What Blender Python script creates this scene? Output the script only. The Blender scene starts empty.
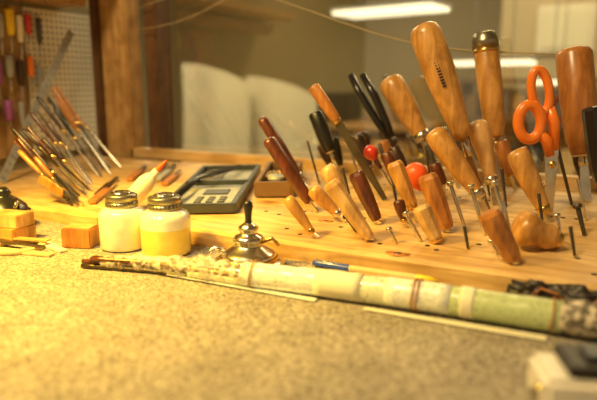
import bpy, bmesh, math, random
from mathutils import Vector, Matrix, noise
random.seed(7)
scene=bpy.context.scene
col=scene.collection
BZ=0.75   # bench top height; everything is authored relative to the bench top
try:
    scene.view_settings.view_transform='Standard'
    scene.view_settings.look='None'
except Exception: pass

# ---------------------------------------------------------------- materials
MATS={}
def new(name):
    m=bpy.data.materials.new(name); m.use_nodes=True
    nt=m.node_tree; b=nt.nodes['Principled BSDF']
    MATS[name]=m
    return m,nt,b
def plain(name,c,rough=.5,metal=0,coat=0,trans=0,emis=0,alpha=1,var=.12):
    m,nt,b=new(name)
    tc=nt.nodes.new('ShaderNodeTexCoord'); n=nt.nodes.new('ShaderNodeTexNoise')
    n.inputs['Scale'].default_value=60; n.inputs['Detail'].default_value=4
    nt.links.new(tc.outputs['Object'],n.inputs['Vector'])
    r=nt.nodes.new('ShaderNodeValToRGB')
    r.color_ramp.elements[0].position=.3; r.color_ramp.elements[1].position=.7
    r.color_ramp.elements[0].color=tuple(x*(1-var) for x in c)+(1,)
    r.color_ramp.elements[1].color=tuple(min(1,x*(1+var)) for x in c)+(1,)
    nt.links.new(n.outputs['Fac'],r.inputs[0]); nt.links.new(r.outputs[0],b.inputs['Base Color'])
    b.inputs['Roughness'].default_value=rough; b.inputs['Metallic'].default_value=metal
    b.inputs['Coat Weight'].default_value=coat; b.inputs['Transmission Weight'].default_value=trans
    b.inputs['Alpha'].default_value=alpha
    if emis:
        b.inputs['Emission Color'].default_value=tuple(c)+(1,); b.inputs['Emission Strength'].default_value=emis
    return m
def wood(name,c1,c2,rough=.4,sc=(70,70,9),coat=.25,knots=False):
    m,nt,b=new(name)
    tc=nt.nodes.new('ShaderNodeTexCoord'); mp=nt.nodes.new('ShaderNodeMapping'); mp.inputs['Scale'].default_value=sc
    n=nt.nodes.new('ShaderNodeTexNoise'); n.inputs['Scale'].default_value=1.6; n.inputs['Detail'].default_value=7; n.inputs['Distortion'].default_value=.8
    nt.links.new(tc.outputs['Object'],mp.inputs[0]); nt.links.new(mp.outputs[0],n.inputs['Vector'])
    r=nt.nodes.new('ShaderNodeValToRGB'); r.color_ramp.elements[0].position=.32; r.color_ramp.elements[1].position=.66
    r.color_ramp.elements[0].color=c1+(1,); r.color_ramp.elements[1].color=c2+(1,)
    nt.links.new(n.outputs['Fac'],r.inputs[0])
    out=r.outputs[0]
    n3=nt.nodes.new('ShaderNodeTexNoise'); n3.inputs['Scale'].default_value=14 if knots else 35; n3.inputs['Detail'].default_value=5
    nt.links.new(tc.outputs['Object'],n3.inputs['Vector'])
    r3=nt.nodes.new('ShaderNodeValToRGB'); r3.color_ramp.elements[0].position=.36; r3.color_ramp.elements[1].position=.56
    r3.color_ramp.elements[0].color=(.62,.55,.48,1); r3.color_ramp.elements[1].color=(1,1,1,1); nt.links.new(n3.outputs['Fac'],r3.inputs[0])
    mg=nt.nodes.new('ShaderNodeMixRGB'); mg.blend_type='MULTIPLY'; mg.inputs[0].default_value=.7
    nt.links.new(out,mg.inputs[1]); nt.links.new(r3.outputs[0],mg.inputs[2]); out=mg.outputs[0]
    if knots:
        v=nt.nodes.new('ShaderNodeTexVoronoi'); v.inputs['Scale'].default_value=1
        mp2=nt.nodes.new('ShaderNodeMapping'); mp2.inputs['Scale'].default_value=(5,9,9); nt.links.new(tc.outputs['Object'],mp2.inputs[0]); nt.links.new(mp2.outputs[0],v.inputs['Vector'])
        r2=nt.nodes.new('ShaderNodeValToRGB'); r2.color_ramp.elements[0].position=.05; r2.color_ramp.elements[1].position=.13
        r2.color_ramp.elements[0].color=(.35,.2,.1,1); r2.color_ramp.elements[1].color=(1,1,1,1)
        nt.links.new(v.outputs['Distance'],r2.inputs[0])
        mx=nt.nodes.new('ShaderNodeMixRGB'); mx.blend_type='MULTIPLY'; mx.inputs[0].default_value=1
        nt.links.new(out,mx.inputs[1]); nt.links.new(r2.outputs[0],mx.inputs[2]); out=mx.outputs[0]
    nt.links.new(out,b.inputs['Base Color'])
    b.inputs['Roughness'].default_value=rough; b.inputs['Coat Weight'].default_value=coat; b.inputs['Coat Roughness'].default_value=.2
    bp=nt.nodes.new('ShaderNodeBump'); bp.inputs['Strength'].default_value=.08; bp.inputs['Distance'].default_value=.001
    nt.links.new(n.outputs['Fac'],bp.inputs['Height']); nt.links.new(bp.outputs[0],b.inputs['Normal'])
    return m
W_BEECH=wood('beech_wood',(.46,.21,.04),(.72,.38,.10),coat=.4)
W_BIRCH=wood('pale_wood',(.54,.30,.09),(.80,.51,.21),coat=.3)
W_ORNG=wood('orange_wood',(.34,.12,.025),(.56,.23,.05),coat=.4)
W_RED=wood('rosewood',(.06,.014,.008),(.16,.042,.016),rough=.3,coat=.4)
W_DARK=wood('dark_wood',(.018,.010,.007),(.07,.03,.016),rough=.35)
W_RACK=wood('pine_rack',(.52,.31,.11),(.78,.54,.24),rough=.5,sc=(8,60,60),coat=.1,knots=True)
W_POST=wood('post_wood',(.36,.20,.07),(.54,.34,.14),rough=.55,sc=(40,40,5),coat=0)
W_FRAME=wood('frame_wood',(.08,.04,.018),(.15,.075,.034),rough=.6,sc=(40,40,5),coat=0)
STEEL=plain('steel',(.72,.67,.58),.2,1)
DSTEEL=plain('dark_steel',(.12,.105,.09),.32,.85)
BRASS=plain('brass',(.72,.47,.15),.25,1)
BLACK=plain('black_plastic',(.012,.011,.011),.3,0,.3)
RED=plain('red_plastic',(.60,.04,.02),.3,0,.5)
ORANGE=plain('orange_plastic',(.95,.22,.015),.35,0,.4)
ORED=plain('orange_red_rubber',(.85,.11,.02),.4,0,.3)
WHITE=plain('white_plastic',(.84,.80,.70),.4)
MILK=plain('milky_plastic',(.90,.87,.72),.16,0,.8)
YLIQ=plain('yellow_plastic',(.90,.68,.14),.14,0,.8)
LID=plain('aged_metal_lid',(.33,.30,.23),.32,.9)
GREY=plain('grey_metal',(.06,.07,.085),.4,.3)
MGREY=plain('mid_grey_metal',(.12,.13,.145),.4,.2)
LGREY=plain('light_grey_metal',(.36,.37,.37),.45,.2)
BROWNB=plain('brown_card',(.20,.11,.05),.6)
PAPER=plain('paper',(.80,.77,.60),.6,var=.06)
BLUE=plain('blue_plastic',(.03,.07,.42),.3,0,.4)
RUBBER=plain('rubber_band',(.45,.22,.08),.7)
CREAM=plain('cream_tape',(.70,.52,.26),.6)
PURPLE=plain('purple_plastic',(.30,.08,.26),.4)
PINK=plain('pink_plastic',(.60,.18,.22),.4)
YELLOW=plain('yellow_tool',(.85,.60,.03),.35)
LEATHER=plain('black_leather',(.02,.014,.012),.45,var=.5)
SHEET=plain('grey_sheet',(.60,.56,.43),.9,var=.08)
CABLE=plain('cable',(.40,.32,.18),.5)
# clear wrap
m,nt,b=new('clear_wrap'); b.inputs['Base Color'].default_value=(.90,.80,.64,1); b.inputs['Roughness'].default_value=.10
b.inputs['Specular IOR Level'].default_value=1.0; b.inputs['Coat Weight'].default_value=1
n=nt.nodes.new('ShaderNodeTexNoise'); n.inputs['Scale'].default_value=130; n.inputs['Detail'].default_value=4; bp=nt.nodes.new('ShaderNodeBump'); bp.inputs['Strength'].default_value=1; bp.inputs['Distance'].default_value=.006
tc=nt.nodes.new('ShaderNodeTexCoord'); nt.links.new(tc.outputs['Object'],n.inputs['Vector']); nt.links.new(n.outputs['Fac'],bp.inputs['Height']); nt.links.new(bp.outputs[0],b.inputs['Normal']); nt.links.new(bp.outputs[0],b.inputs['Coat Normal'])
ra=nt.nodes.new('ShaderNodeValToRGB'); ra.color_ramp.elements[0].position=.46; ra.color_ramp.elements[0].color=(.14,.14,.14,1); ra.color_ramp.elements[1].position=.60; ra.color_ramp.elements[1].color=(.78,.78,.78,1)
nt.links.new(n.outputs['Fac'],ra.inputs[0]); nt.links.new(ra.outputs[0],b.inputs['Alpha'])
WRAP=m
def printed(name,c,dark=.45,sc=(260,420,700),lo=.34,hi=.42):
    m,nt,b=new(name); tc=nt.nodes.new('ShaderNodeTexCoord'); mp=nt.nodes.new('ShaderNodeMapping'); mp.inputs['Scale'].default_value=sc; mp.inputs['Rotation'].default_value=(0,0,-.12)
    n=nt.nodes.new('ShaderNodeTexNoise'); n.inputs['Scale'].default_value=1; n.inputs['Detail'].default_value=2; nt.links.new(tc.outputs['Object'],mp.inputs[0]); nt.links.new(mp.outputs[0],n.inputs['Vector'])
    r=nt.nodes.new('ShaderNodeValToRGB'); r.color_ramp.elements[0].position=lo; r.color_ramp.elements[0].color=(c[0]*dark,c[1]*dark,c[2]*dark,1); r.color_ramp.elements[1].position=hi; r.color_ramp.elements[1].color=c+(1,)
    nt.links.new(n.outputs['Fac'],r.inputs[0]); nt.links.new(r.outputs[0],b.inputs['Base Color']); b.inputs['Roughness'].default_value=.35; b.inputs['Coat Weight'].default_value=.5; b.inputs['Coat Roughness'].default_value=.12
    n2=nt.nodes.new('ShaderNodeTexNoise'); n2.inputs['Scale'].default_value=45; nt.links.new(tc.outputs['Object'],n2.inputs['Vector'])
    bp=nt.nodes.new('ShaderNodeBump'); bp.inputs['Strength'].default_value=.35; bp.inputs['Distance'].default_value=.004; nt.links.new(n2.outputs['Fac'],bp.inputs['Height']); nt.links.new(bp.outputs[0],b.inputs['Normal']); nt.links.new(bp.outputs[0],b.inputs['Coat Normal'])
    return m
PRINT=printed('printed_paper',(.74,.76,.56),.35); GREENP=printed('printed_green_paper',(.50,.60,.32),.5); WPRINT=printed('printed_white_paper',(.84,.87,.80),.4)
# felt
m,nt,b=new('speckled_felt'); tc=nt.nodes.new('ShaderNodeTexCoord')
n=nt.nodes.new('ShaderNodeTexNoise'); n.inputs['Scale'].default_value=360; n.inputs['Detail'].default_value=3; n.inputs['Roughness'].default_value=.7
n2=nt.nodes.new('ShaderNodeTexNoise'); n2.inputs['Scale'].default_value=22; n2.inputs['Detail'].default_value=3
for x in(n,n2): nt.links.new(tc.outputs['Object'],x.inputs['Vector'])
r=nt.nodes.new('ShaderNodeValToRGB'); r.color_ramp.elements[0].position=.36; r.color_ramp.elements[0].color=(.12,.10,.08,1); r.color_ramp.elements[1].position=.64; r.color_ramp.elements[1].color=(.54,.49,.41,1)
nt.links.new(n.outputs['Fac'],r.inputs[0])
r2=nt.nodes.new('ShaderNodeValToRGB'); r2.color_ramp.elements[0].position=.35; r2.color_ramp.elements[0].color=(.78,.78,.78,1); r2.color_ramp.elements[1].position=.65; r2.color_ramp.elements[1].color=(1,1,1,1)
nt.links.new(n2.outputs['Fac'],r2.inputs[0])
mx=nt.nodes.new('ShaderNodeMixRGB'); mx.blend_type='MULTIPLY'; mx.inputs[0].default_value=1; nt.links.new(r.outputs[0],mx.inputs[1]); nt.links.new(r2.outputs[0],mx.inputs[2])
nt.links.new(mx.outputs[0],b.inputs['Base Color']); b.inputs['Roughness'].default_value=.95
bp=nt.nodes.new('ShaderNodeBump'); bp.inputs['Strength'].default_value=.6; bp.inputs['Distance'].default_value=.0013; nt.links.new(n.outputs['Fac'],bp.inputs['Height']); nt.links.new(bp.outputs[0],b.inputs['Normal'])
FELT=m
def wallmat(name,c1,c2,scale=.9):
    m,nt,b=new(name); tc=nt.nodes.new('ShaderNodeTexCoord'); n=nt.nodes.new('ShaderNodeTexNoise'); n.inputs['Scale'].default_value=scale; n.inputs['Detail'].default_value=3
    nt.links.new(tc.outputs['Object'],n.inputs['Vector']); r=nt.nodes.new('ShaderNodeValToRGB'); r.color_ramp.elements[0].position=.35; r.color_ramp.elements[1].position=.65
    r.color_ramp.elements[0].color=c1+(1,); r.color_ramp.elements[1].color=c2+(1,); nt.links.new(n.outputs['Fac'],r.inputs[0]); nt.links.new(r.outputs[0],b.inputs['Base Color']); b.inputs['Roughness'].default_value=.85
    return m
WALLM=wallmat('olive_wall',(.31,.26,.14),(.41,.34,.19))
BEIGE=wallmat('beige_wall',(.46,.38,.23),(.56,.47,.30))
FLOORM=wallmat('floor_concrete',(.18,.16,.13),(.25,.22,.17),3)
REFLGLOW=plain('reflected_light_glow',(1,.94,.72),.5,emis=2.4,var=0)  # glow imitating ceiling lights mirrored in the window pane
# pegboard
m,nt,b=new('pegboard_board'); tc=nt.nodes.new('ShaderNodeTexCoord'); mp=nt.nodes.new('ShaderNodeMapping'); mp.inputs['Scale'].default_value=(0,80,80)
v=nt.nodes.new('ShaderNodeTexVoronoi'); v.inputs['Scale'].default_value=1; v.inputs['Randomness'].default_value=0
nt.links.new(tc.outputs['Object'],mp.inputs[0]); nt.links.new(mp.outputs[0],v.inputs['Vector'])
r=nt.nodes.new('ShaderNodeValToRGB'); r.color_ramp.elements[0].position=.18; r.color_ramp.elements[0].color=(.10,.08,.05,1); r.color_ramp.elements[1].position=.24; r.color_ramp.elements[1].color=(.78,.72,.56,1)
nt.links.new(v.outputs['Distance'],r.inputs[0]); nt.links.new(r.outputs[0],b.inputs['Base Color']); b.inputs['Roughness'].default_value=.6
PEG=m
# glass
m=bpy.data.materials.new('window_glass'); m.use_nodes=True; nt=m.node_tree; nt.nodes.clear()
t=nt.nodes.new('ShaderNodeBsdfTransparent'); t.inputs[0].default_value=(.94,.91,.82,1); g=nt.nodes.new('ShaderNodeBsdfGlossy'); g.inputs['Roughness'].default_value=.03
mxs=nt.nodes.new('ShaderNodeMixShader'); mxs.inputs[0].default_value=.20; o=nt.nodes.new('ShaderNodeOutputMaterial')
nt.links.new(t.outputs[0],mxs.inputs[1]); nt.links.new(g.outputs[0],mxs.inputs[2]); nt.links.new(mxs.outputs[0],o.inputs[0])
GLASS=m

# ---------------------------------------------------------------- mesh builder
class B:
    def __init__(s): s.bm=bmesh.new(); s.mats=[]
    def mi(s,m):
        if m not in s.mats: s.mats.append(m)
        return s.mats.index(m)
    def lathe(s,p0,p1,prof,mat,seg=20,ov=(1,1),smooth=True,side=None):
        p0=Vector(p0);p1=Vector(p1);ax=(p1-p0);L=ax.length;ax.normalize()
        ref=Vector(side) if side else (Vector((0,0,1)) if abs(ax.z)<.9 else Vector((1,0,0)))
        e1=ax.cross(ref).normalized();e2=ax.cross(e1).normalized()
        k=s.mi(mat);rings=[]
        for (t,r) in prof:
            c=p0+ax*(t*L)
            if r<=1e-6: rings.append([s.bm.verts.new(c)])
            else: rings.append([s.bm.verts.new(c+e1*(math.cos(2*math.pi*i/seg)*r*ov[0])+e2*(math.sin(2*math.pi*i/seg)*r*ov[1])) for i in range(seg)])
        for a,b_ in zip(rings,rings[1:]):
            for i in range(seg):
                j=(i+1)%seg
                if len(a)==1 and len(b_)==1: continue
                if len(a)==1: f=[a[0],b_[j],b_[i]]
                elif len(b_)==1: f=[a[i],a[j],b_[0]]
                else: f=[a[i],a[j],b_[j],b_[i]]
                try:
                    fc=s.bm.faces.new(f); fc.material_index=k; fc.smooth=smooth
                except Exception: pass
        return s
    def cyl(s,p0,p1,r0,r1,mat,seg=14):
        L=(Vector(p1)-Vector(p0)).length; c=min(.0006,L*.1)/L if L>0 else .1
        return s.lathe(p0,p1,[(0,0),(0,r0*.85),(c,r0),(1-c,r1),(1,r1*.85),(1,0)],mat,seg)
    def box(s,c,size,mat,rot=0,tilt=0,bev=.0,M=None):
        k=s.mi(mat); t=bmesh.new(); bmesh.ops.create_cube(t,size=1)
        for v in t.verts: v.co=Vector((v.co.x*size[0],v.co.y*size[1],v.co.z*size[2]))
        if bev: bmesh.ops.bevel(t,geom=t.edges[:],offset=bev,segments=2,affect='EDGES')
        Mx=Matrix.Translation(Vector(c))@(M if M else Matrix.Rotation(rot,4,'Z')@Matrix.Rotation(tilt,4,'X'))
        vm={v:s.bm.verts.new(Mx@v.co) for v in t.verts}
        for f in t.faces:
            nf=s.bm.faces.new([vm[v] for v in f.verts]); nf.material_index=k
        t.free(); return s
    def blade(s,p0,p1,w0,w1,th,mat,side=(0,1,0)):
        """flat blade between points, width across, thickness th"""
        p0=Vector(p0);p1=Vector(p1);ax=(p1-p0).normalized();e2=Vector(side);e1=ax.cross(e2).normalized();e2=ax.cross(e1).normalized()
        k=s.mi(mat);vs=[]
        for p,w in((p0,w0),(p1,w1)):
            vs.append([s.bm.verts.new(p+e1*(a*w/2)+e2*(b_*th/2)) for a,b_ in((-1,-1),(1,-1),(1,1),(-1,1))])
        fs=[vs[0][::-1],vs[1]]+[[vs[0][i],vs[0][(i+1)%4],vs[1][(i+1)%4],vs[1][i]] for i in range(4)]
        for f in fs: s.bm.faces.new(f).material_index=k
        return s
    def tube(s,pts,rad,mat,seg=10,closed=False,ov=(1,1)):
        pts=[Vector(p) for p in pts];n=len(pts);k=s.mi(mat);rings=[]
        if not hasattr(rad,'__len__'): rad=[rad]*n
        pe=None
        for i,p in enumerate(pts):
            if closed: d=(pts[(i+1)%n]-pts[i-1])
            else: d=pts[min(i+1,n-1)]-pts[max(i-1,0)]
            d.normalize()
            if pe is None:
                ref=Vector((0,0,1)) if abs(d.z)<.9 else Vector((0,1,0)); e1=d.cross(ref).normalized()
            else: e1=(pe-d*pe.dot(d)).normalized()
            pe=e1;e2=d.cross(e1)
            rings.append([s.bm.verts.new(p+e1*math.cos(2*math.pi*j/seg)*rad[i]*ov[0]+e2*math.sin(2*math.pi*j/seg)*rad[i]*ov[1]) for j in range(seg)])
        R=range(n if closed else n-1)
        for i in R:
            a=rings[i];b_=rings[(i+1)%n]
            for j in range(seg):
                f=s.bm.faces.new([a[j],a[(j+1)%seg],b_[(j+1)%seg],b_[j]]);f.material_index=k;f.smooth=True
        if not closed:
            for rg in(rings[0][::-1],rings[-1]): s.bm.faces.new(rg).material_index=k
        return s
    def done(s,name,parent=None):
        bmesh.ops.recalc_face_normals(s.bm,faces=s.bm.faces[:])
        xs=[v.co for v in s.bm.verts]
        o=Vector((sum(v.x for v in xs)/len(xs),sum(v.y for v in xs)/len(xs),min(v.z for v in xs)))
        for v in s.bm.verts: v.co-=o
        me=bpy.data.meshes.new(name); s.bm.to_mesh(me); s.bm.free()
        for m_ in s.mats: me.materials.append(m_)
        ob=bpy.data.objects.new(name,me); col.objects.link(ob); ob.location=o+Vector((0,0,BZ))
        return ob
def mm(*a): return Vector(a)/1000.
def lerp(a,b,t): return Vector(a)*(1-t)+Vector(b)*t
def rackz(y): return .02+.08*(y-.592)

# ---------------------------------------------------------------- camera
cam=bpy.data.cameras.new('camera'); cam.lens=35.0; cam.sensor_width=36; cam.sensor_fit='HORIZONTAL'
co=bpy.data.objects.new('camera',cam); col.objects.link(co); co.location=(0,0,.21+BZ)
co.rotation_euler=(math.radians(90-11.2),0,math.radians(28)); scene.camera=co
cam.clip_start=.02; cam.dof.use_dof=True; cam.dof.focus_distance=.76; cam.dof.aperture_fstop=2.8

# ---------------------------------------------------------------- room shell
B().box((-2,1.5,-.775),(9,8,.05),FLOORM).done('floor')
B().box((-2,1.5,1.65),(9,8,.05),BEIGE).done('ceiling')
B().box((-1.14,.2,.435),(.06,1.76,2.37),WALLM).done('wall_left')
w=B(); w.box((-.2,1.06,-.355),(1.86,.04,.79),W_POST); w.box((-.2,1.06,1.25),(1.86,.04,.75),BEIGE); w.box((-2.5,1.06,.435),(2.74,.04,2.37),WALLM); w.box((1.1,1.06,.435),(.74,.04,2.37),WALLM)
w.done('wall_back')
B().box((-2,5.02,.435),(9,.04,2.37),WALLM).done('wall_far')
B().box((2.0,3.1,.435),(.04,3.8,2.37),BEIGE).done('wall_right')
B().box((.45,4.25,.435),(2.3,.06,2.36),BEIGE).done('wall_partition')
f=B(); f.box((-.915,1.045,.46),(.035,.05,.82),W_FRAME,bev=.002); f.box((-.10,1.045,.86),(1.7,.05,.03),W_FRAME,bev=.002); f.box((.72,1.045,.46),(.035,.05,.82),W_FRAME,bev=.002)
f.box((-.10,1.058,.46),(1.62,.003,.80),GLASS)
f.done('window_1')
B().box((-.13,1.004,.058),(1.72,.030,.022),W_RACK,bev=.002).done('trim_1')
# corner post
p=B(); p.box((-.992,1.01,.46),(.078,.05,1.0),W_POST,bev=.004); p.box((-1.038,1.00,.46),(.012,.06,1.0),W_FRAME,bev=.001)
p.done('trim_2')
# top shelf beam on the left wall
p=B(); p.box((-1.07,.65,.395),(.07,.62,.03),W_POST,bev=.003); p.box((-1.03,.65,.43),(.16,.62,.022),W_BIRCH,bev=.003)
p.done('wall_shelf')

# ---------------------------------------------------------------- workbench
wb=B(); wb.box((-.35,.38,-.0215),(1.5,1.28,.035),W_POST,bev=.003)
for x in(-1.04,.34):
    for y in(-.2,.95): wb.box((x,y,-.393),(.06,.06,.71),W_POST,bev=.003)
wb.done('workbench')
B().box((-.36,.17,-.0019),(1.46,.86,.0038),FELT,bev=.001).done('felt_bench_mat')

# rack (sloping pine board with holes)
r=B(); k=r.mi(W_RACK)
def prof(x0,x1,pr,mat=W_RACK):
    k=r.mi(mat)
    a=[r.bm.verts.new((x0,y,z)) for y,z in pr]; b_=[r.bm.verts.new((x1,y,z)) for y,z in pr]
    n=len(pr)
    r.bm.faces.new(a[::-1]).material_index=k; r.bm.faces.new(b_).material_index=k
    for i in range(n): r.bm.faces.new([a[i],a[(i+1)%n],b_[(i+1)%n],b_[i]]).material_index=k
def rp(y): return rackz(y)-.0008
prof(-.655,.30,[(.605,-.003),(.605,rp(.605)-.004),(.610,rp(.61)),(.755,rp(.755)),(.755,-.003)])
prof(-.80,.30,[(.757,-.003),(.757,rp(.757)-.001),(.76,rp(.76)),(.985,rp(.985)),(.985,-.003)])
prof(-1.09,-.657,[(.60,-.003),(.60,rp(.60)-.004),(.606,rp(.606)),(.755,rp(.755)),(.755,-.003)])
prof(-1.09,-.802,[(.757,-.003),(.757,rp(.757)),(.965,rp(.965)),(.965,-.003)])
for i in range(60):
    x=-.50+.0135*i+random.uniform(-.004,.004); y=random.choice([.635,.65,.68,.71,.73,.78,.82,.88,.92])+random.uniform(-.006,.006)
    z=rackz(y)-.0004
    r.lathe((x,y,z-.0008),(x,y,z),[(0,.0032),(1,.0032),(1,0)],LEATHER,12)
for (x,y,s_) in((-.200,.618,.0065),(-.33,.700,.005)):
    z=rackz(y)-.0005
    r.lathe((x,y,z-.001),(x,y,z),[(0,s_*1.5),(1,s_*1.5),(1,0)],W_ORNG,18,ov=(1,1.5)); r.lathe((x,y,z-.001),(x,y,z+.0002),[(0,s_*.7),(1,s_*.7),(1,0)],W_RED,16)
r.done('tool_rack')

# ---------------------------------------------------------------- handled tools
DOME=[(0,0),(.004,.35),(.015,.62),(.04,.84),(.09,.97),(.2,1),(.42,.97),(.62,.86),(.8,.70),(.92,.60),(1,.57),(1,0)]
PEAR=[(0,0),(.01,.45),(.04,.75),(.1,.93),(.2,1),(.35,.96),(.55,.78),(.75,.62),(.9,.55),(1,.5),(1,0)]
STR=[(0,0),(.005,.6),(.02,.86),(.06,1),(.5,1.0),(.85,.88),(.97,.7),(1,.6),(1,0)]
OCT=[(0,0),(0,.72),(.02,.84),(.09,1),(.5,.94),(.9,.74),(1,.58),(1,0)]
def tool(name,top,hb,base,r,mat,prof=DOME,seg=20,fer=STEEL,blade=STEEL,bw=.35,ov=(1,1),smooth=True,cap=None,ferlen=.10,logo=False):
    top=mm(*top);hb=mm(*hb);base=mm(*base); base.z=rackz(base.y)+.0003
    o=B()
    o.lathe(top,hb,[(t,q*r) for t,q in prof],mat,seg,ov,smooth)
    ax=(hb-top).normalized(); L=(hb-top).length
    if fer:
        o.cyl(hb-ax*L*ferlen,hb+ax*.002,r*.66,r*.58,fer,18)
    if blade and (base-hb).length>.004:
        mid=lerp(hb,base,.25)
        o.cyl(hb,mid,r*.26,r*.30,blade,10)
        o.blade(mid,base,r*bw*1.1,r*bw*1.5,min(.003,r*.25),blade)
    if cap:
        o.lathe(top-ax*.001,top+ax*L*.14,[(0,0),(0,r*.8),(.08,r*.92),(.3,r*.96),(.5,r*1.06),(1,r*1.07),(1,r)],cap,22)
        o.lathe(top+ax*L*.145,top+ax*L*.19,[(0,r*.9),(.1,r*1.05),(.9,r*1.05),(1,r*.9)],BRASS,22)
    if logo:
        c=lerp(top,hb,.42); camd=(Vector((0,0,.21))-c).normalized(); s_=ax.cross(camd).normalized(); nrm=s_.cross(ax).normalized()
        for i in range(9):
            q=c+ax*(i*.0042-.012)+nrm*(r*.955)
            o.blade(q,q+ax*(.0024 if i!=2 else .0032),.0055,.0045,.0006,W_DARK,side=nrm)
    return o.done(name)
tool('wood_chisel',(-241,817,293),(-176,817,138),(-139,814,38),.0225,W_BEECH,seg=24,fer=None,blade=STEEL,bw=.4,logo=True)
tool('wood_chisel',(-189,986,290),(-157,966,127),(-144,955,49),.0195,W_BEECH,STR,fer=STEEL,cap=LID,bw=.5)
tool('wood_chisel',(-345,979,222),(-277,975,120),(-240,970,52),.0225,W_BEECH,bw=.4)
tool('wood_chisel',(-56,953,263),(-29,934,111),(-19,924,47),.0250,W_ORNG,STR,bw=.4)
tool('screwdriver',(-22,890,182),(-1,885,79),(5,882,45),.0145,BLACK,STR,seg=8,smooth=False,bw=.35)
tool('carving_gouge',(-212,785,150),(-146,800,62),(-134,801,37),.0155,W_BEECH,DOME)
tool('carving_gouge',(-168,862,161),(-141,857,73),(-133,854,41),.0155,W_BIRCH,PEAR)
tool('carving_gouge',(-248,736,110),(-220,737,50),(-212,737,32),.0120,W_BEECH,OCT,8,smooth=False,fer=BRASS)
tool('carving_gouge',(-196,710,100),(-167,711,34),(-165,711,30),.0138,W_ORNG,OCT,8,smooth=False,fer=None)
tool('carving_gouge',(-189,664,69),(-168,666,29),(-166,666,26),.0115,W_BIRCH,OCT,8,smooth=False,fer=BRASS)
tool('carving_gouge',(-104,792,128),(-63,797,49),(-57,797,36),.0145,W_BEECH,DOME,fer=BRASS)
tool('carving_gouge',(-105,627,78),(-76,632,27),(-73,632,23),.0125,W_ORNG,OCT,8,smooth=False,fer=None)
tool('carving_knife',(-490,798,159),(-427,809,61),(-406,815,38),.0125,W_RED,STR,ov=(1,.75))
tool('carving_knife',(-431,717,135),(-369,729,44),(-360,731,31),.0130,W_RED,STR,ov=(1,.75))
tool('carving_gouge',(-351,743,97),(-320,749,49),(-312,749,33),.0130,W_BIRCH,PEAR)
tool('carving_gouge',(-293,632,95),(-244,643,28),(-240,645,24),.0110,W_BIRCH,OCT,8,smooth=False,fer=None)
tool('carving_gouge',(-346,688,74),(-312,700,39),(-302,702,28),.0100,W_BEECH,DOME)
tool('carving_gouge',(-346,620,73),(-315,628,30),(-307,630,23),.0078,W_BEECH,DOME,fer=BRASS)
tool('carving_gouge',(-291,707,97),(-260,710,35),(-256,711,30),.0115,W_RED,OCT,8,smooth=False,fer=None)
tool('screwdriver',(-427,860,167),(-399,861,103),(-372,861,42),.0125,BLACK,STR,seg=10,bw=.5)
tool('carving_gouge',(-231,708,65),(-222,708,38),(-212,710,29),.0075,W_RED,DOME,fer=BRASS)
# knife with long black blade
o=B(); t_,h_,b_=mm(-403,804,209),mm(-364,812,155),mm(-290,826,39); b_.z=rackz(b_.y)+.0005
o.lathe(t_,h_,[(x,y*.0095) for x,y in STR],W_ORNG,16); o.cyl(lerp(t_,h_,.9),lerp(t_,h_,1.03),.007,.007,BRASS)
o.blade(h_,lerp(h_,b_,.55),.012,.013,.003,DSTEEL); o.blade(lerp(h_,b_,.55),b_,.013,.007,.003,DSTEEL); o.done('marking_knife')
# dark pliers
def pliers(name,t,h,b,w):
    o=B();t,h,b=mm(*t),mm(*h),mm(*b);b.z=rackz(b.y)+.0005
    for s in(-1,1):
        off=Vector((.011*s,0,0)); ps=[t+off*1.0,lerp(t,h,.3)+off*1.15,lerp(t,h,.7)+off*.75,h+off*.2]
        o.tube(ps,[w*.8,w,w*.9,w*.7],BLACK,10,ov=(1,.8))
        o.blade(h+off*.1,lerp(h,b,.6)-off*.35,.009,.008,.005,DSTEEL); o.blade(lerp(h,b,.6)-off*.35,b-off*.1,.008,.003,.004,DSTEEL)
    o.lathe(h+Vector((0,-.006,0)),h+Vector((0,.006,0)),[(0,0),(0,.008),(.2,.009),(.8,.009),(1,.008),(1,0)],DSTEEL,16)
    return o.done(name)
pliers('needle_nose_pliers',(-400,970,228),(-330,968,114),(-297,965,53),.0095)
# red ball awl
o=B(); c=mm(-325,852,107); b_=mm(-283,860,41); b_.z=rackz(b_.y)
ax=(b_-c).normalized()
o.lathe(c-ax*.012,c+ax*.014,[(0,0),(.05,.005),(.2,.0095),(.45,.012),(.7,.0105),(.9,.006),(1,.005),(1,0)],RED,20)
o.cyl(c+ax*.012,c+ax*.03,.0045,.0035,W_RED); o.cyl(c+ax*.028,b_,.0022,.0014,STEEL); o.done('scratch_awl')
# orange-red ball awl
o=B(); c=mm(-238,804,84); b_=mm(-213,808,37); b_.z=rackz(b_.y); ax=(b_-c).normalized()
o.lathe(c-ax*.018,c+ax*.024,[(0,0),(.04,.008),(.15,.0145),(.38,.018),(.6,.0172),(.8,.012),(.93,.007),(1,.0055),(1,0)],ORED,24)
o.cyl(c+ax*.022,b_,.003,.002,STEEL); o.done('ball_handle_awl')
# palm gouge with mushroom handle
o=B(); t_,h_,b_=mm(-84,678,55),mm(-40,697,38),mm(-24,702,29); b_.z=rackz(b_.y)
o.lathe(t_,h_,[(0,0),(.02,.012),(.08,.0175),(.2,.0205),(.36,.0200),(.5,.0165),(.62,.0145),(.78,.0150),(.92,.0125),(1,.009),(1,0)],W_BEECH,24)
o.lathe(lerp(t_,h_,.93),lerp(t_,h_,1.08),[(0,.0095),(.1,.0105),(.9,.0095),(1,.008),(1,0)],BRASS,18)
o.blade(lerp(t_,h_,1.05),b_,.006,.005,.002,STEEL); o.done('palm_gouge')
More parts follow.
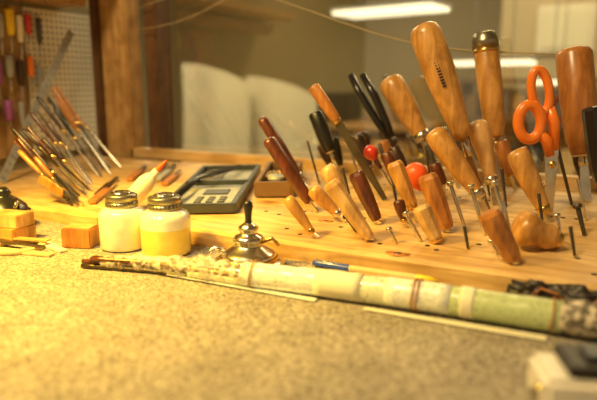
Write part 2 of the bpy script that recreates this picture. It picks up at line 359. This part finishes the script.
# scissors with orange loops
o=B(); ex=Vector((.883,.469,0)).normalized()
def ring(c,a,b2,rot,r):
    pts=[]
    for i in range(26):
        q=2*math.pi*i/26; x=a*math.cos(q); z=b2*math.sin(q); X=x*math.cos(rot)-z*math.sin(rot); Z=x*math.sin(rot)+z*math.cos(rot)
        pts.append(c+ex*X+Vector((0,0,Z)))
    o.tube(pts,r,ORANGE,10,closed=True)
S=mm(-60,839,39); S.z=rackz(S.y)+.0005
ring(S+ex*(-.026)+Vector((0,0,.162)),.0115,.028,.22,.0058)
ring(S+ex*(-.036)+Vector((0,-.006,.122)),.0150,.0225,.12,.0072)
o.tube([S+ex*(-.012)+Vector((0,0,.140)),S+ex*(-.004)+Vector((0,0,.12)),S+ex*(-.002)+Vector((0,0,.085))],[.0065,.0075,.006],ORANGE,12)
o.tube([S+ex*(-.022)+Vector((0,-.006,.108)),S+ex*(-.012)+Vector((0,-.004,.098)),S+ex*(-.006)+Vector((0,-.003,.078))],[.0065,.0075,.006],ORANGE,12)
o.blade(S+ex*(-.002)+Vector((0,0,.09)),S+ex*.002,.013,.004,.002,STEEL,side=(-.469,.883,0))
o.blade(S+ex*(-.008)+Vector((0,-.003,.085)),S+ex*(-.002)+Vector((0,-.0025,0)),.012,.004,.002,STEEL,side=(-.469,.883,0))
o.lathe(S+Vector((-.002,-.008,.066)),S+Vector((-.002,.003,.066)),[(0,0),(0,.004),(.2,.005),(1,.005),(1,0)],BRASS,14)
o.done('scissors')
# punches, nail sets, rods
def rod(name,t,b,r,mat=STEEL,head=True):
    o=B(); t=mm(*t);b=mm(*b);b.z=rackz(b.y)+.0003
    o.cyl(lerp(t,b,.02),b,r,r*.8,mat,10)
    ax=(b-t).normalized()
    if head: o.lathe(t-ax*.001,t+ax*.0045,[(0,0),(0,r*1.4),(.2,r*1.75),(.8,r*1.75),(1,r*1.2),(1,0)],mat,14)
    return o.done(name)
rod('nail_set',(-169,720,91),(-145,719,30),.0025)
rod('nail_set',(-143,717,90),(-122,716,30),.0025)
rod('nail_set',(-113,700,99),(-88,698,28),.0026)
rod('nail_set',(-207,663,60),(-187,666,26),.0026)
rod('needle_file',(-66,895,138),(-36,890,41),.0027,DSTEEL,False)
rod('nail_set',(-222,647,42),(-212,648,24),.0022)
rod('nail_set',(-105,654,40),(-97,655,25),.0022)
rod('nail_set',(-25,760,69),(-14,758,33),.0032,DSTEEL)
rod('nail_set',(-72,872,77),(-60,870,42),.003)
rod('nail_set',(-287,666,47),(-272,669,26),.0024,DSTEEL)
rod('nail_set',(-45,735,60),(-38,735,31),.0024)
rod('needle_file',(-255,930,118),(-232,930,47),.0025,DSTEEL,False)
rod('needle_file',(-330,900,118),(-300,900,45),.003,DSTEEL,False)
# extra tools at the back of the cluster
tool('carving_gouge',(-372,905,128),(-345,905,72),(-335,905,45),.0110,W_DARK,DOME)
tool('carving_gouge',(-300,850,108),(-276,850,62),(-268,850,41),.0100,W_RED,STR)
tool('carving_gouge',(-112,905,120),(-92,905,72),(-85,905,45),.0100,W_ORNG,DOME)
BK=[(-430,950,105,W_DARK,.011),(-405,925,120,BLACK,.010),(-365,955,130,W_DARK,.012),(-310,940,118,W_ORNG,.010),(-275,905,112,W_DARK,.010),
 (-205,935,128,W_DARK,.011),(-180,905,105,BLACK,.009),(-120,950,125,W_ORNG,.011),(-90,960,112,W_DARK,.011),(-20,960,115,W_DARK,.011),(-205,860,95,W_RED,.009),(25,940,150,W_ORNG,.013),(40,860,110,W_DARK,.012)]  # mostly dark handles, added to imitate tool reflections and shade in the glass
for i,(x,y,z,mt,rr_) in enumerate(BK):
    dx=18+random.uniform(-6,14); hz=z-(z-48)*.68
    tool('carving_gouge',(x-dx,y,z),(x-dx*.3,y,hz),(x,y,45),rr_,mt,[DOME,STR,PEAR][i%3],14,fer=[STEEL,BRASS][i%2])
for (x,y,z,dx) in [(-430,885,118,24),(-345,870,125,28),(-232,880,120,15),(-150,900,120,18),(-118,850,96,10),(-15,820,92,14),(-250,770,75,10),(-185,760,78,12),(-95,735,72,12),(-60,760,80,9),(-130,660,52,6),(-20,680,60,7),(10,720,66,8),(-330,790,90,16)]:
    rod('needle_file',(x-dx,y,z),(x,y,40),.0021,[DSTEEL,STEEL][x%2],False)

# ---------------------------------------------------------------- left fan of files
FT=[((-1007,826,208),(-970,833,150),(-891,851,41)),((-985,771,189),(-942,784,134),(-868,802,37)),((-903,677,133),(-860,690,90),(-793,712,30)),
((-881,635,141),(-834,645,89),(-763,660,25)),((-834,610,107),(-796,615,71),(-736,625,22)),((-1028,831,184),(-973,846,119),(-898,868,42)),
((-1007,842,170),(-965,851,109),(-915,863,42)),((-939,718,162),(-894,730,111),(-833,745,32)),((-882,640,119),(-849,650,86),(-776,675,27))]
fm=[W_ORNG,W_DARK,W_RED,W_DARK,W_BEECH,BLACK,W_DARK,W_RED,W_ORNG]
for i,(a,b2,c2) in enumerate(FT):
    for jit in (0,1,2):
        d=Vector((random.uniform(-.014,.014),random.uniform(-.02,.02),0)) if jit else Vector((0,0,0))
        a_,b3,c3=mm(*a)+d,mm(*b2)+d,mm(*c2)+d; c3.y=max(c3.y,.612); c3.z=rackz(c3.y)+.0004
        if jit: a_=lerp(c3,a_,.8+.15*(jit-1))+Vector((.006,0,.008))
        a_.x=max(a_.x,-1.045)
        h=lerp(a_,c3,.42); o=B(); th=.0042 if jit<2 else .0028
        o.lathe(a_,h,[(0,0),(.02,th*.66),(.1,th*.95),(.6,th),(.92,th*.7),(1,th*.6),(1,0)],fm[(i+4*jit)%9],12)
        o.cyl(h,lerp(a_,c3,.47),.0032,.003,BRASS); o.blade(lerp(a_,c3,.46),c3,.0045,.003,.0022,STEEL if (i+jit)%2 else DSTEEL); o.done('needle_file')
o=B(); a_,c3=mm(-791,612,65),mm(-719,630,22); c3.z=rackz(c3.y)+.001; o.blade(a_,lerp(a_,c3,.55),.012,.013,.006,W_BEECH); o.blade(lerp(a_,c3,.5),c3,.011,.008,.002,STEEL); o.done('putty_knife')
# flat files lying on rack
for i,(x,y,ang,L) in enumerate([(-.745,.70,.50,.13),(-.772,.735,.52,.12),(-.715,.75,.46,.12),(-.80,.84,.50,.12),(-.775,.88,.48,.10),(-.745,.86,.45,.13),(-.705,.83,.42,.11)]):
    o=B(); d=Vector((-math.sin(ang),math.cos(ang),.08)); c=Vector((x,y,rackz(y)+.0045))
    o.blade(c-d*L*.5,c+d*L*.12,.012,.013,.0045,[W_ORNG,W_DARK,LGREY][i%3],side=(0,0,1)); o.blade(c+d*L*.1,c+d*L*.5,.009,.006,.003,DSTEEL if i%2 else STEEL,side=(0,0,1)); o.done('flat_file')

# ---------------------------------------------------------------- left wall pegboard and hanging tools
B().box((-1.105,.94,.215),(.010,.19,.31),PEG,bev=.001).done('pegboard')
B().box((-1.105,.72,.215),(.010,.24,.31),W_POST,bev=.001).done('tool_board')
hang=[(.735,.345,.075,PURPLE,.010),(.757,.36,.085,PINK,.010),(.778,.35,.08,LGREY,.008),(.80,.36,.085,YELLOW,.010),(.822,.35,.09,WHITE,.007),(.843,.355,.07,RED,.007),(.868,.35,.09,DSTEEL,.006),
(.735,.265,.07,PINK,.011),(.762,.26,.085,PURPLE,.010),(.79,.27,.075,LGREY,.009),(.815,.26,.085,W_DARK,.008),(.84,.27,.07,ORANGE,.007),(.862,.25,.09,LGREY,.007),(.72,.18,.07,W_ORNG,.010),(.75,.185,.08,DSTEEL,.009),(.78,.18,.07,PURPLE,.009),(.81,.175,.08,LGREY,.006),(.712,.31,.09,PINK,.011),(.695,.25,.08,PURPLE,.011)]
for y,z,L,mt,r_ in hang:
    o=B(); x=-1.084
    o.cyl((-1.0995,y,z+.004),(x+.006,y,z+.004),.0015,.0015,STEEL,8)
    o.lathe((x,y,z),(x,y,z-L*.6),[(t,q*r_) for t,q in STR],mt,14); o.cyl((x,y,z-L*.6),(x,y,z-L),.0025,.0016,STEEL,8); o.done('hanging_screwdriver')
# steel rule leaning on the wall
o=B(); ra,rb=Vector((-1.058,.93,.325)),Vector((-1.0,.69,.034)); rb.z=rackz(.69)+.004
o.blade(ra,rb,.016,.016,.002,LGREY,side=(1,0,.2))
for i in range(24):
    q=lerp(ra,rb,.02+.96*i/23); o.blade(q+Vector((.0014,0,0)),q+Vector((.0014,-.0006,-.0007)),.008 if i%5 else .014,.008 if i%5 else .014,.0005,BLACK,side=(1,0,.2))
o.done('steel_ruler')

# ---------------------------------------------------------------- jars
def jar(x,y,low,up,s=1.0):
    o=B(); r=.0305*s; H=.056*s
    o.lathe((x,y,.0003),(x,y,.0003+H*.60),[(0,0),(0,r*.85),(.05,r*.96),(.12,r),(1,r)],low,32)
    o.lathe((x,y,.0003+H*.60),(x,y,.0003+H),[(0,r),(.45,r),(.62,r*.98),(.80,r*.88),(.93,r*.70),(1,r*.58)],up,32)
    z=H
    o.lathe((x,y,z-.001),(x,y,z+.016),[(0,.0),(0,r*.60),(.05,r*.66),(.40,r*.66),(.42,r*.60),(.5,r*.60),(.52,r*.66),(.92,r*.66),(1,r*.6),(1,0)],LID,32)
    o.lathe((x,y,z+.0155),(x,y,z+.019),[(0,r*.42),(.3,r*.45),(1,r*.40),(1,r*.33),(.4,r*.3),(.4,0)],STEEL,24)
    for i in range(28):
        a=2*math.pi*i/28; q=Vector((x+math.cos(a)*r*.665,y+math.sin(a)*r*.665,z+.001)); o.cyl(q,q+Vector((0,0,.0055)),.0006,.0006,LID,5)
    return o.done('solvent_dispenser_jar')
jar(-.550,.545,MILK,MILK); jar(-.484,.552,YLIQ,MILK,1.03)
# squeeze bottle
o=B(); p0=Vector((-.632,.642,.037)); p1=Vector((-.578,.668,.100))
o.lathe(p0,lerp(p0,p1,.64),[(0,0),(0,.011),(.05,.0135),(.7,.0135),(.9,.010),(1,.006)],WHITE,20); o.lathe(lerp(p0,p1,.62),lerp(p0,p1,.76),[(0,.0062),(1,.0055),(1,0)],WHITE,16)
o.lathe(lerp(p0,p1,.74),p1,[(0,.0055),(.2,.0045),(.8,.0022),(1,.001),(1,0)],ORED,14); o.done('glue_bottle')

# lamp
o=B(); x,y=-.362,.556
P=[(0,0),(0,.036),(.0015,.041),(.004,.043),(.007,.041),(.009,.034),(.0095,.031),(.013,.033),(.016,.031),(.019,.026),(.024,.018),(.027,.0155),(.029,.018),(.033,.0185),(.036,.016),(.038,.011),(.041,.0095),(.044,.012),(.047,.0115),(.050,.007),(.052,.005),(.052,0)]
o.lathe((x,y,.0005),(x,y,1.0005),P,STEEL,40)
o.lathe((x,y,.052),(x,y,.079),[(0,.0045),(.15,.0038),(.5,.0045),(.75,.0058),(.9,.005),(1,.002),(1,0)],BLACK,18)
o.lathe((x,y,.0092),(x,y,.0125),[(0,.034),(.5,.0355),(1,.034)],BRASS,40)
o.tube([(x-.03,y-.006,.016),(x-.042,y-.012,.019),(x-.048,y-.018,.011),(x-.044,y-.020,.004)],.0025,STEEL,8)
o.tube([(x+.016,y,.031),(x+.03,y+.004,.036),(x+.038,y+.006,.028)],[.003,.0025,.002],BRASS,8)
o.done('spirit_lamp')

# tray and box on the rack
def slab(name,cx,cy,w,l,h,ang,mat,inner,extra=None):
    o=B(); sl=math.atan(.08); c=Vector((cx,cy,rackz(cy)+.0015))
    M=Matrix.Rotation(sl,4,'X')@Matrix.Rotation(ang,4,'Z')
    def loc(u,v,z): return c+(M@Vector((u,v,z)))
    o.box(loc(0,0,h*.15),(w,l,h*.3),inner,M=M,bev=.0008)
    for u in(-1,1): o.box(loc(u*w/2,0,h/2),(.008,l+.006,h),mat,M=M,bev=.0012)
    for v in(-1,1): o.box(loc(0,v*l/2,h/2),(w,.008,h),mat,M=M,bev=.0012)
    if extra: extra(o,loc,M)
    return o.done(name)
def ex1(o,loc,M):
    o.box(loc(0,.0,.013),(.105,.010,.008),GREY,M=M,bev=.001); o.box(loc(.01,-.07,.0065),(.070,.10,.004),LGREY,M=M,bev=.001); o.box(loc(.01,-.05,.009),(.040,.03,.003),GREY,M=M,bev=.001)
    for i in range(3):
        for j in range(3): o.box(loc(-.008+.018*i,-.085-.012*j,.0095),(.010,.007,.003),MGREY,M=M,bev=.0006)
    o.box(loc(-.02,.08,.007),(.03,.08,.006),STEEL,M=M,bev=.001)
    o.tube([loc(-.045,-.12,.014),loc(-.03,0,.022),loc(.02,.11,.016)],.0045,BLACK,8)
slab('metal_tool_tray',-.572,.785,.105,.27,.014,.42,GREY,LGREY,ex1)
def ex2(o,loc,M):
    o.box(loc(0,-.02,.021),(.04,.05,.006),BRASS,M=M,bev=.001)
    o.lathe(loc(0,.03,.02),loc(0,.03,.034),[(0,.006),(.4,.005),(.7,.010),(1,.008),(1,0)],BRASS,18)
    o.lathe(loc(0,-.05,.022),loc(0,-.05,.027),[(0,.014),(1,.014),(1,0)],LGREY,20)
slab('sharpening_stone_box',-.490,.855,.056,.16,.024,.40,BROWNB,W_DARK,ex2)

# left foreground pieces
o=B(); x,y=-.79,.545
o.lathe((x,y,.0005),(x,y,.0605),[(0,0),(0,.034),(.05,.040),(.12,.040),(.16,.034),(.35,.036),(.55,.031),(.7,.020),(.78,.012),(.82,.010),(.86,.012),(1,.006),(1,0)],BLACK,32)
o.lathe((x,y,.022),(x,y,.026),[(0,.036),(.5,.038),(1,.036)],STEEL,32); o.tube([(x+.03,y,.035),(x+.045,y-.01,.046),(x+.05,y-.018,.038)],[.004,.003,.0025],STEEL,8); o.done('glue_pot')
o=B(); o.box((-.716,.500,.0300),(.055,.034,.018),W_BIRCH,rot=.2,bev=.001); o.box((-.72,.50,.0105),(.06,.04,.0205),W_BEECH,rot=.1,bev=.001); o.done('wooden_block')
o=B(); o.box((-.605,.523,.0133),(.040,.028,.026),W_ORNG,rot=.35,bev=.0012); o.box((-.605,.523,.0270),(.036,.024,.0015),W_BIRCH,rot=.35); o.done('wooden_block')
o=B(); o.lathe((-.668,.475,.0005),(-.668,.475,.0060),[(0,.026),(0,.034),(.1,.0345),(.9,.0345),(1,.034),(1,.026),(.9,.0255),(.1,.0255),(0,.026)],CREAM,36)
o.done('leather_ring')
for i,(a,b_,w_) in enumerate([((-.735,.478,.0085),(-.640,.500,.0085),.012),((-.72,.448,.002),(-.600,.472,.002),.016),((-.71,.470,.0078),(-.622,.478,.0078),.008),((-.66,.505,.002),(-.60,.490,.002),.014)]):
    B().blade(a,b_,w_,w_*.7,.0022,[W_BIRCH,CREAM,DSTEEL,PAPER][i],side=(0,0,1)).done('leather_offcut')

# ---------------------------------------------------------------- pen
o=B(); z=.0048
o.lathe((-.293,.588,z),(-.246,.587,z),[(0,0),(0,.003),(.1,.0042),(.9,.0044),(1,.0044)],BLUE,14); o.lathe((-.246,.587,z),(-.17,.590,z),[(0,.0043),(1,.0043)],CREAM,14); o.lathe((-.17,.590,z),(-.145,.591,z),[(0,.0043),(.1,.0046),(.6,.004),(1,.0012),(1,0)],YELLOW,14); o.blade((-.29,.588,.0098),(-.262,.5875,.0098),.002,.002,.001,STEEL,side=(0,0,1))
o.done('ballpoint_pen')
o=B(); o.lathe((-.24,.572,.004),(-.13,.580,.004),[(0,0),(.03,.0012),(.1,.0035),(1,.0035),(1,0)],W_BIRCH,8,smooth=False); o.done('pencil')

# ---------------------------------------------------------------- paper roll bundle
pp=[(-.530,.458),(-.444,.482),(-.328,.492),(-.235,.504),(-.134,.514),(-.033,.519),(.05,.520)]
def P_(t):
    t*= (len(pp)-1); i=min(int(t),len(pp)-2); q=t-i; return (pp[i][0]*(1-q)+pp[i+1][0]*q, pp[i][1]*(1-q)+pp[i+1][1]*q)
o=B()
def seg(t0,t1,r0,r1,mat,n=14,wob=0,dy=0,dz=0,sg=24):
    pts=[];rr=[]
    for i in range(n+1):
        t=t0+(t1-t0)*i/n; x,y=P_(t); r=r0+(r1-r0)*i/n; r*=1+wob*noise.noise(Vector((t*40,3,1))); pts.append((x,y+dy,r+.0008+dz)); rr.append(r)
    o.tube(pts,rr,mat,sg)
seg(0,.34,.0028,.0028,W_RED,dy=.005); seg(.004,.34,.0026,.0026,W_DARK,dy=-.004); seg(.0,.34,.0028,.0028,W_RED,dy=0,dz=.004); seg(.02,.34,.0026,.0026,W_DARK,dy=.004,dz=.008); seg(.03,.34,.003,.003,W_RED,dy=-.005,dz=.009)
seg(.05,.345,.007,.0142,WRAP,30,.45)
seg(.09,.20,.0038,.0060,PAPER,10,.2,dy=.004,dz=.007); seg(.24,.335,.004,.005,PAPER,10,.2,dy=-.004,dz=.002)
seg(.335,.50,.0130,.0138,WPRINT,16,.06); seg(.48,.56,.0138,.0140,PAPER,6,.03); seg(.55,.63,.0134,.0140,PRINT,12,.05); seg(.60,.70,.0142,.0142,WPRINT,6); seg(.69,.86,.0138,.0142,GREENP,10,.04); seg(.715,.735,.0145,.0145,PAPER,4)
seg(.85,1.0,.0136,.0140,LEATHER,8,.08); seg(.855,1.0,.0150,.0154,WRAP,12,.15)
for t,r in((.10,.0085),(.36,.0148),(.645,.0150),(.652,.0152),(.845,.0152)):
    x,y=P_(t); pts=[(x+.0006*math.sin(3*a),y+math.cos(a)*r,.0152+math.sin(a)*(r)) for a in [2*math.pi*i/28 for i in range(28)]]
    if t<.2: pts=[(x,y+math.cos(a)*r,.0084+math.sin(a)*r*.85) for a in [2*math.pi*i/20 for i in range(20)]]
    o.tube(pts,.0010,RUBBER,6,closed=True)
o.blade((-.19,.490,.0016),(-.03,.499,.0016),.006,.010,.0006,PAPER,side=(0,0,1))
o.blade((-.42,.478,.003),(-.24,.488,.0016),.004,.008,.0006,WPRINT,side=(0,0,1))
# crumpled tissue poking out of the wrap at the left
mi_=o.mi(PAPER); G=[]
for i in range(22):
    row=[]
    for j in range(7):
        x,y=P_(.08+.16*i/21); nn=noise.noise(Vector((i*.45,j*.7,2)))*.005
        row.append(o.bm.verts.new((x,y+.004+.0045*j,max(.0012,.013+nn-.0016*j*j*.30))))
    G.append(row)
for i in range(21):
    for j in range(6):
        f_=o.bm.faces.new([G[i][j],G[i+1][j],G[i+1][j+1],G[i][j+1]]); f_.material_index=mi_
o.done('rolled_paper_bundle')

# black leather scraps by the rack
o=B()
for cx,cy,sx in((-.050,.578,.024),(-.012,.581,.026),(.028,.582,.028),(.06,.575,.03)):
    t=bmesh.new(); bmesh.ops.create_icosphere(t,subdivisions=4,radius=1)
    k=o.mi(LEATHER)
    vm={}
    for v in t.verts:
        n_=noise.noise(v.co*2.2+Vector((cx*50,0,0)))*.45+noise.noise(v.co*5)*.2; c=v.co*(1+n_); c=Vector((cx+c.x*sx,cy+c.y*.012,max(.0006,.011+c.z*.013))); vm[v]=o.bm.verts.new(c)
    for f_ in t.faces:
        q=o.bm.faces.new([vm[v] for v in f_.verts]); q.smooth=True; q.material_index=k
    t.free()
for i in range(8):
    a=random.uniform(-.07,.03); o.tube([(a,.562,.004),(a+.012,.566,.022),(a+.028,.572,.017),(a+.036,.563,.004)],.0013,[W_RED,W_ORNG][i%2],6)
o.done('leather_scrap')

# foreground small tin box
o=B(); o.box((.012,.405,.014),(.085,.045,.027),WHITE,rot=.35,bev=.004); o.box((.020,.410,.031),(.072,.040,.008),LEATHER,rot=.35,bev=.002); o.box((.022,.411,.037),(.05,.02,.004),GREY,rot=.35,bev=.001); o.lathe((-.02,.39,.012),(-.024,.380,.012),[(0,.006),(1,.006),(1,0)],STEEL,16)
o.done('small_tin_box')

# ---------------------------------------------------------------- room beyond the glass, made up in place of the pane's reflections
def mirrored_light(x0,x1,y,z,d,rot=0):  # added glowing boxes stand in for ceiling lights reflected in the glass
    o=B(); o.box(((x0+x1)/2,y,z),(x1-x0,d,.02),REFLGLOW,rot=rot,bev=.004); o.box(((x0+x1)/2,y,z+.018),(x1-x0+.02,d+.02,.016),LGREY,rot=rot,bev=.003)
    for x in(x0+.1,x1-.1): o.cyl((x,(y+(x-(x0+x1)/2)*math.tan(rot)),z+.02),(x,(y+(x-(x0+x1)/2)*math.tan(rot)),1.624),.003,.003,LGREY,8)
    o.done('ceiling_light_reflection')
mirrored_light(-1.34,-.78,3.0,.585,.24,-.15); mirrored_light(-.72,-.34,3.0,.315,.16,-.1); mirrored_light(-.40,-.15,3.5,.225,.08)
for k_,(x0,x1,yy,zt) in enumerate([(-2.70,-2.15,3.2,.36),(-2.2,-1.65,3.3,.27)]):
    o=B(); mi=o.mi(SHEET); G=[]
    for i in range(25):
        row=[]
        for j in range(12):
            u=i/24;v=j/11; x=x0+(x1-x0)*u+.04*math.sin(v*3+k_); z=-.748+(zt+.748-.14*u*u)*v; row.append(o.bm.verts.new((x,yy+.03*math.sin(u*9+k_)*(1-.5*v)+.12*v,z)))
        G.append(row)
    for i in range(24):
        for j in range(11):
            f_=o.bm.faces.new([G[i][j],G[i+1][j],G[i+1][j+1],G[i][j+1]]); f_.smooth=True; f_.material_index=mi
    o.done('draped_sheet')
o=B(); o.box((-1.6,3.8,-.42),(1.1,.5,.66),W_FRAME,bev=.01); o.box((-1.6,3.8,-.06),(1.2,.56,.04),W_POST,bev=.005); o.box((-1.75,3.8,.06),(.35,.3,.2),BLACK,bev=.02); o.box((-1.30,3.8,.0),(.3,.3,.08),BROWNB,bev=.01)
for sx in(-1.85,-1.35): o.box((sx,3.54,-.42),(.48,.02,.55),W_POST,bev=.004)
o.done('storage_cabinet')
o=B()
for x in(-.86,-.02): o.box((x,3.98,-.25),(.03,.35,1.0),W_FRAME,bev=.003)
for z in(-.7,-.35,0,.235): o.box((-.44,3.98,z),(.82,.35,.025),W_FRAME,bev=.003)
for i in range(8):
    o.box((-.80+.10*i,3.95,.0125+.07+.01*(i%3)),(.08,.2,.14+.02*(i%3)),[BROWNB,BLACK,MGREY,W_POST][i%4],bev=.004)
    o.box((-.80+.10*i,3.95,-.3375+.08),(.085,.2,.16),[MGREY,BROWNB,CREAM,BLACK][i%4],bev=.004)
o.done('storage_shelf')
o=B(); o.box((-.30,4.20,.56),(.34,.03,.30),WHITE,bev=.005); o.box((-.30,4.18,.56),(.28,.01,.24),PAPER,bev=.003); o.done('wall_notice_board')
# cables in front of the glass
o=B(); o.tube([(-.93+.06*i,1.005,.375+.03*math.sin(i*.45)-.0006*i*i) for i in range(16)],.0013,CABLE,6); o.tube([(-.93+.05*i,1.002,.33+.0022*i*i) for i in range(8)],.001,CABLE,6); o.done('hanging_cable')

# ---------------------------------------------------------------- lights
def area(name,loc,rot,size,e,c):
    l=bpy.data.lights.new(name,'AREA'); l.size=size; l.energy=e; l.color=c; ob=bpy.data.objects.new(name,l); col.objects.link(ob); ob.location=Vector(loc)+Vector((0,0,BZ)); ob.rotation_euler=rot; return ob
def aim(ob,loc,tgt): ob.rotation_euler=(Vector(tgt)-Vector(loc)).to_track_quat('-Z','Y').to_euler()
l=bpy.data.lights.new('desk_lamp_light','SPOT'); l.energy=76; l.color=(1,.60,.045); l.spot_size=math.radians(80); l.spot_blend=1; l.shadow_soft_size=.05
ob=bpy.data.objects.new('desk_lamp_light',l); col.objects.link(ob); L0=(-.74,.22,.62); ob.location=Vector(L0)+Vector((0,0,BZ)); aim(ob,L0,(-.58,.46,0))
L1=(-.50,-.05,1.15); ob=area('ceiling_light_1',L1,(0,0,0),.30,16.5,(1,.73,.35)); aim(ob,L1,(-.25,.80,0))
area('room_fill_1',(-2.2,2.4,1.5),(0,0,0),1.4,66,(1,.87,.57))  # unseen fill, added to brighten the room behind the glass
area('room_fill_2',(-.2,3.0,1.5),(0,0,0),1.4,50,(1,.85,.52))  # second unseen fill, added to lighten the background
w=bpy.data.worlds.new('world'); scene.world=w; w.use_nodes=True; w.node_tree.nodes['Background'].inputs[0].default_value=(1,.72,.36,1); w.node_tree.nodes['Background'].inputs[1].default_value=.36
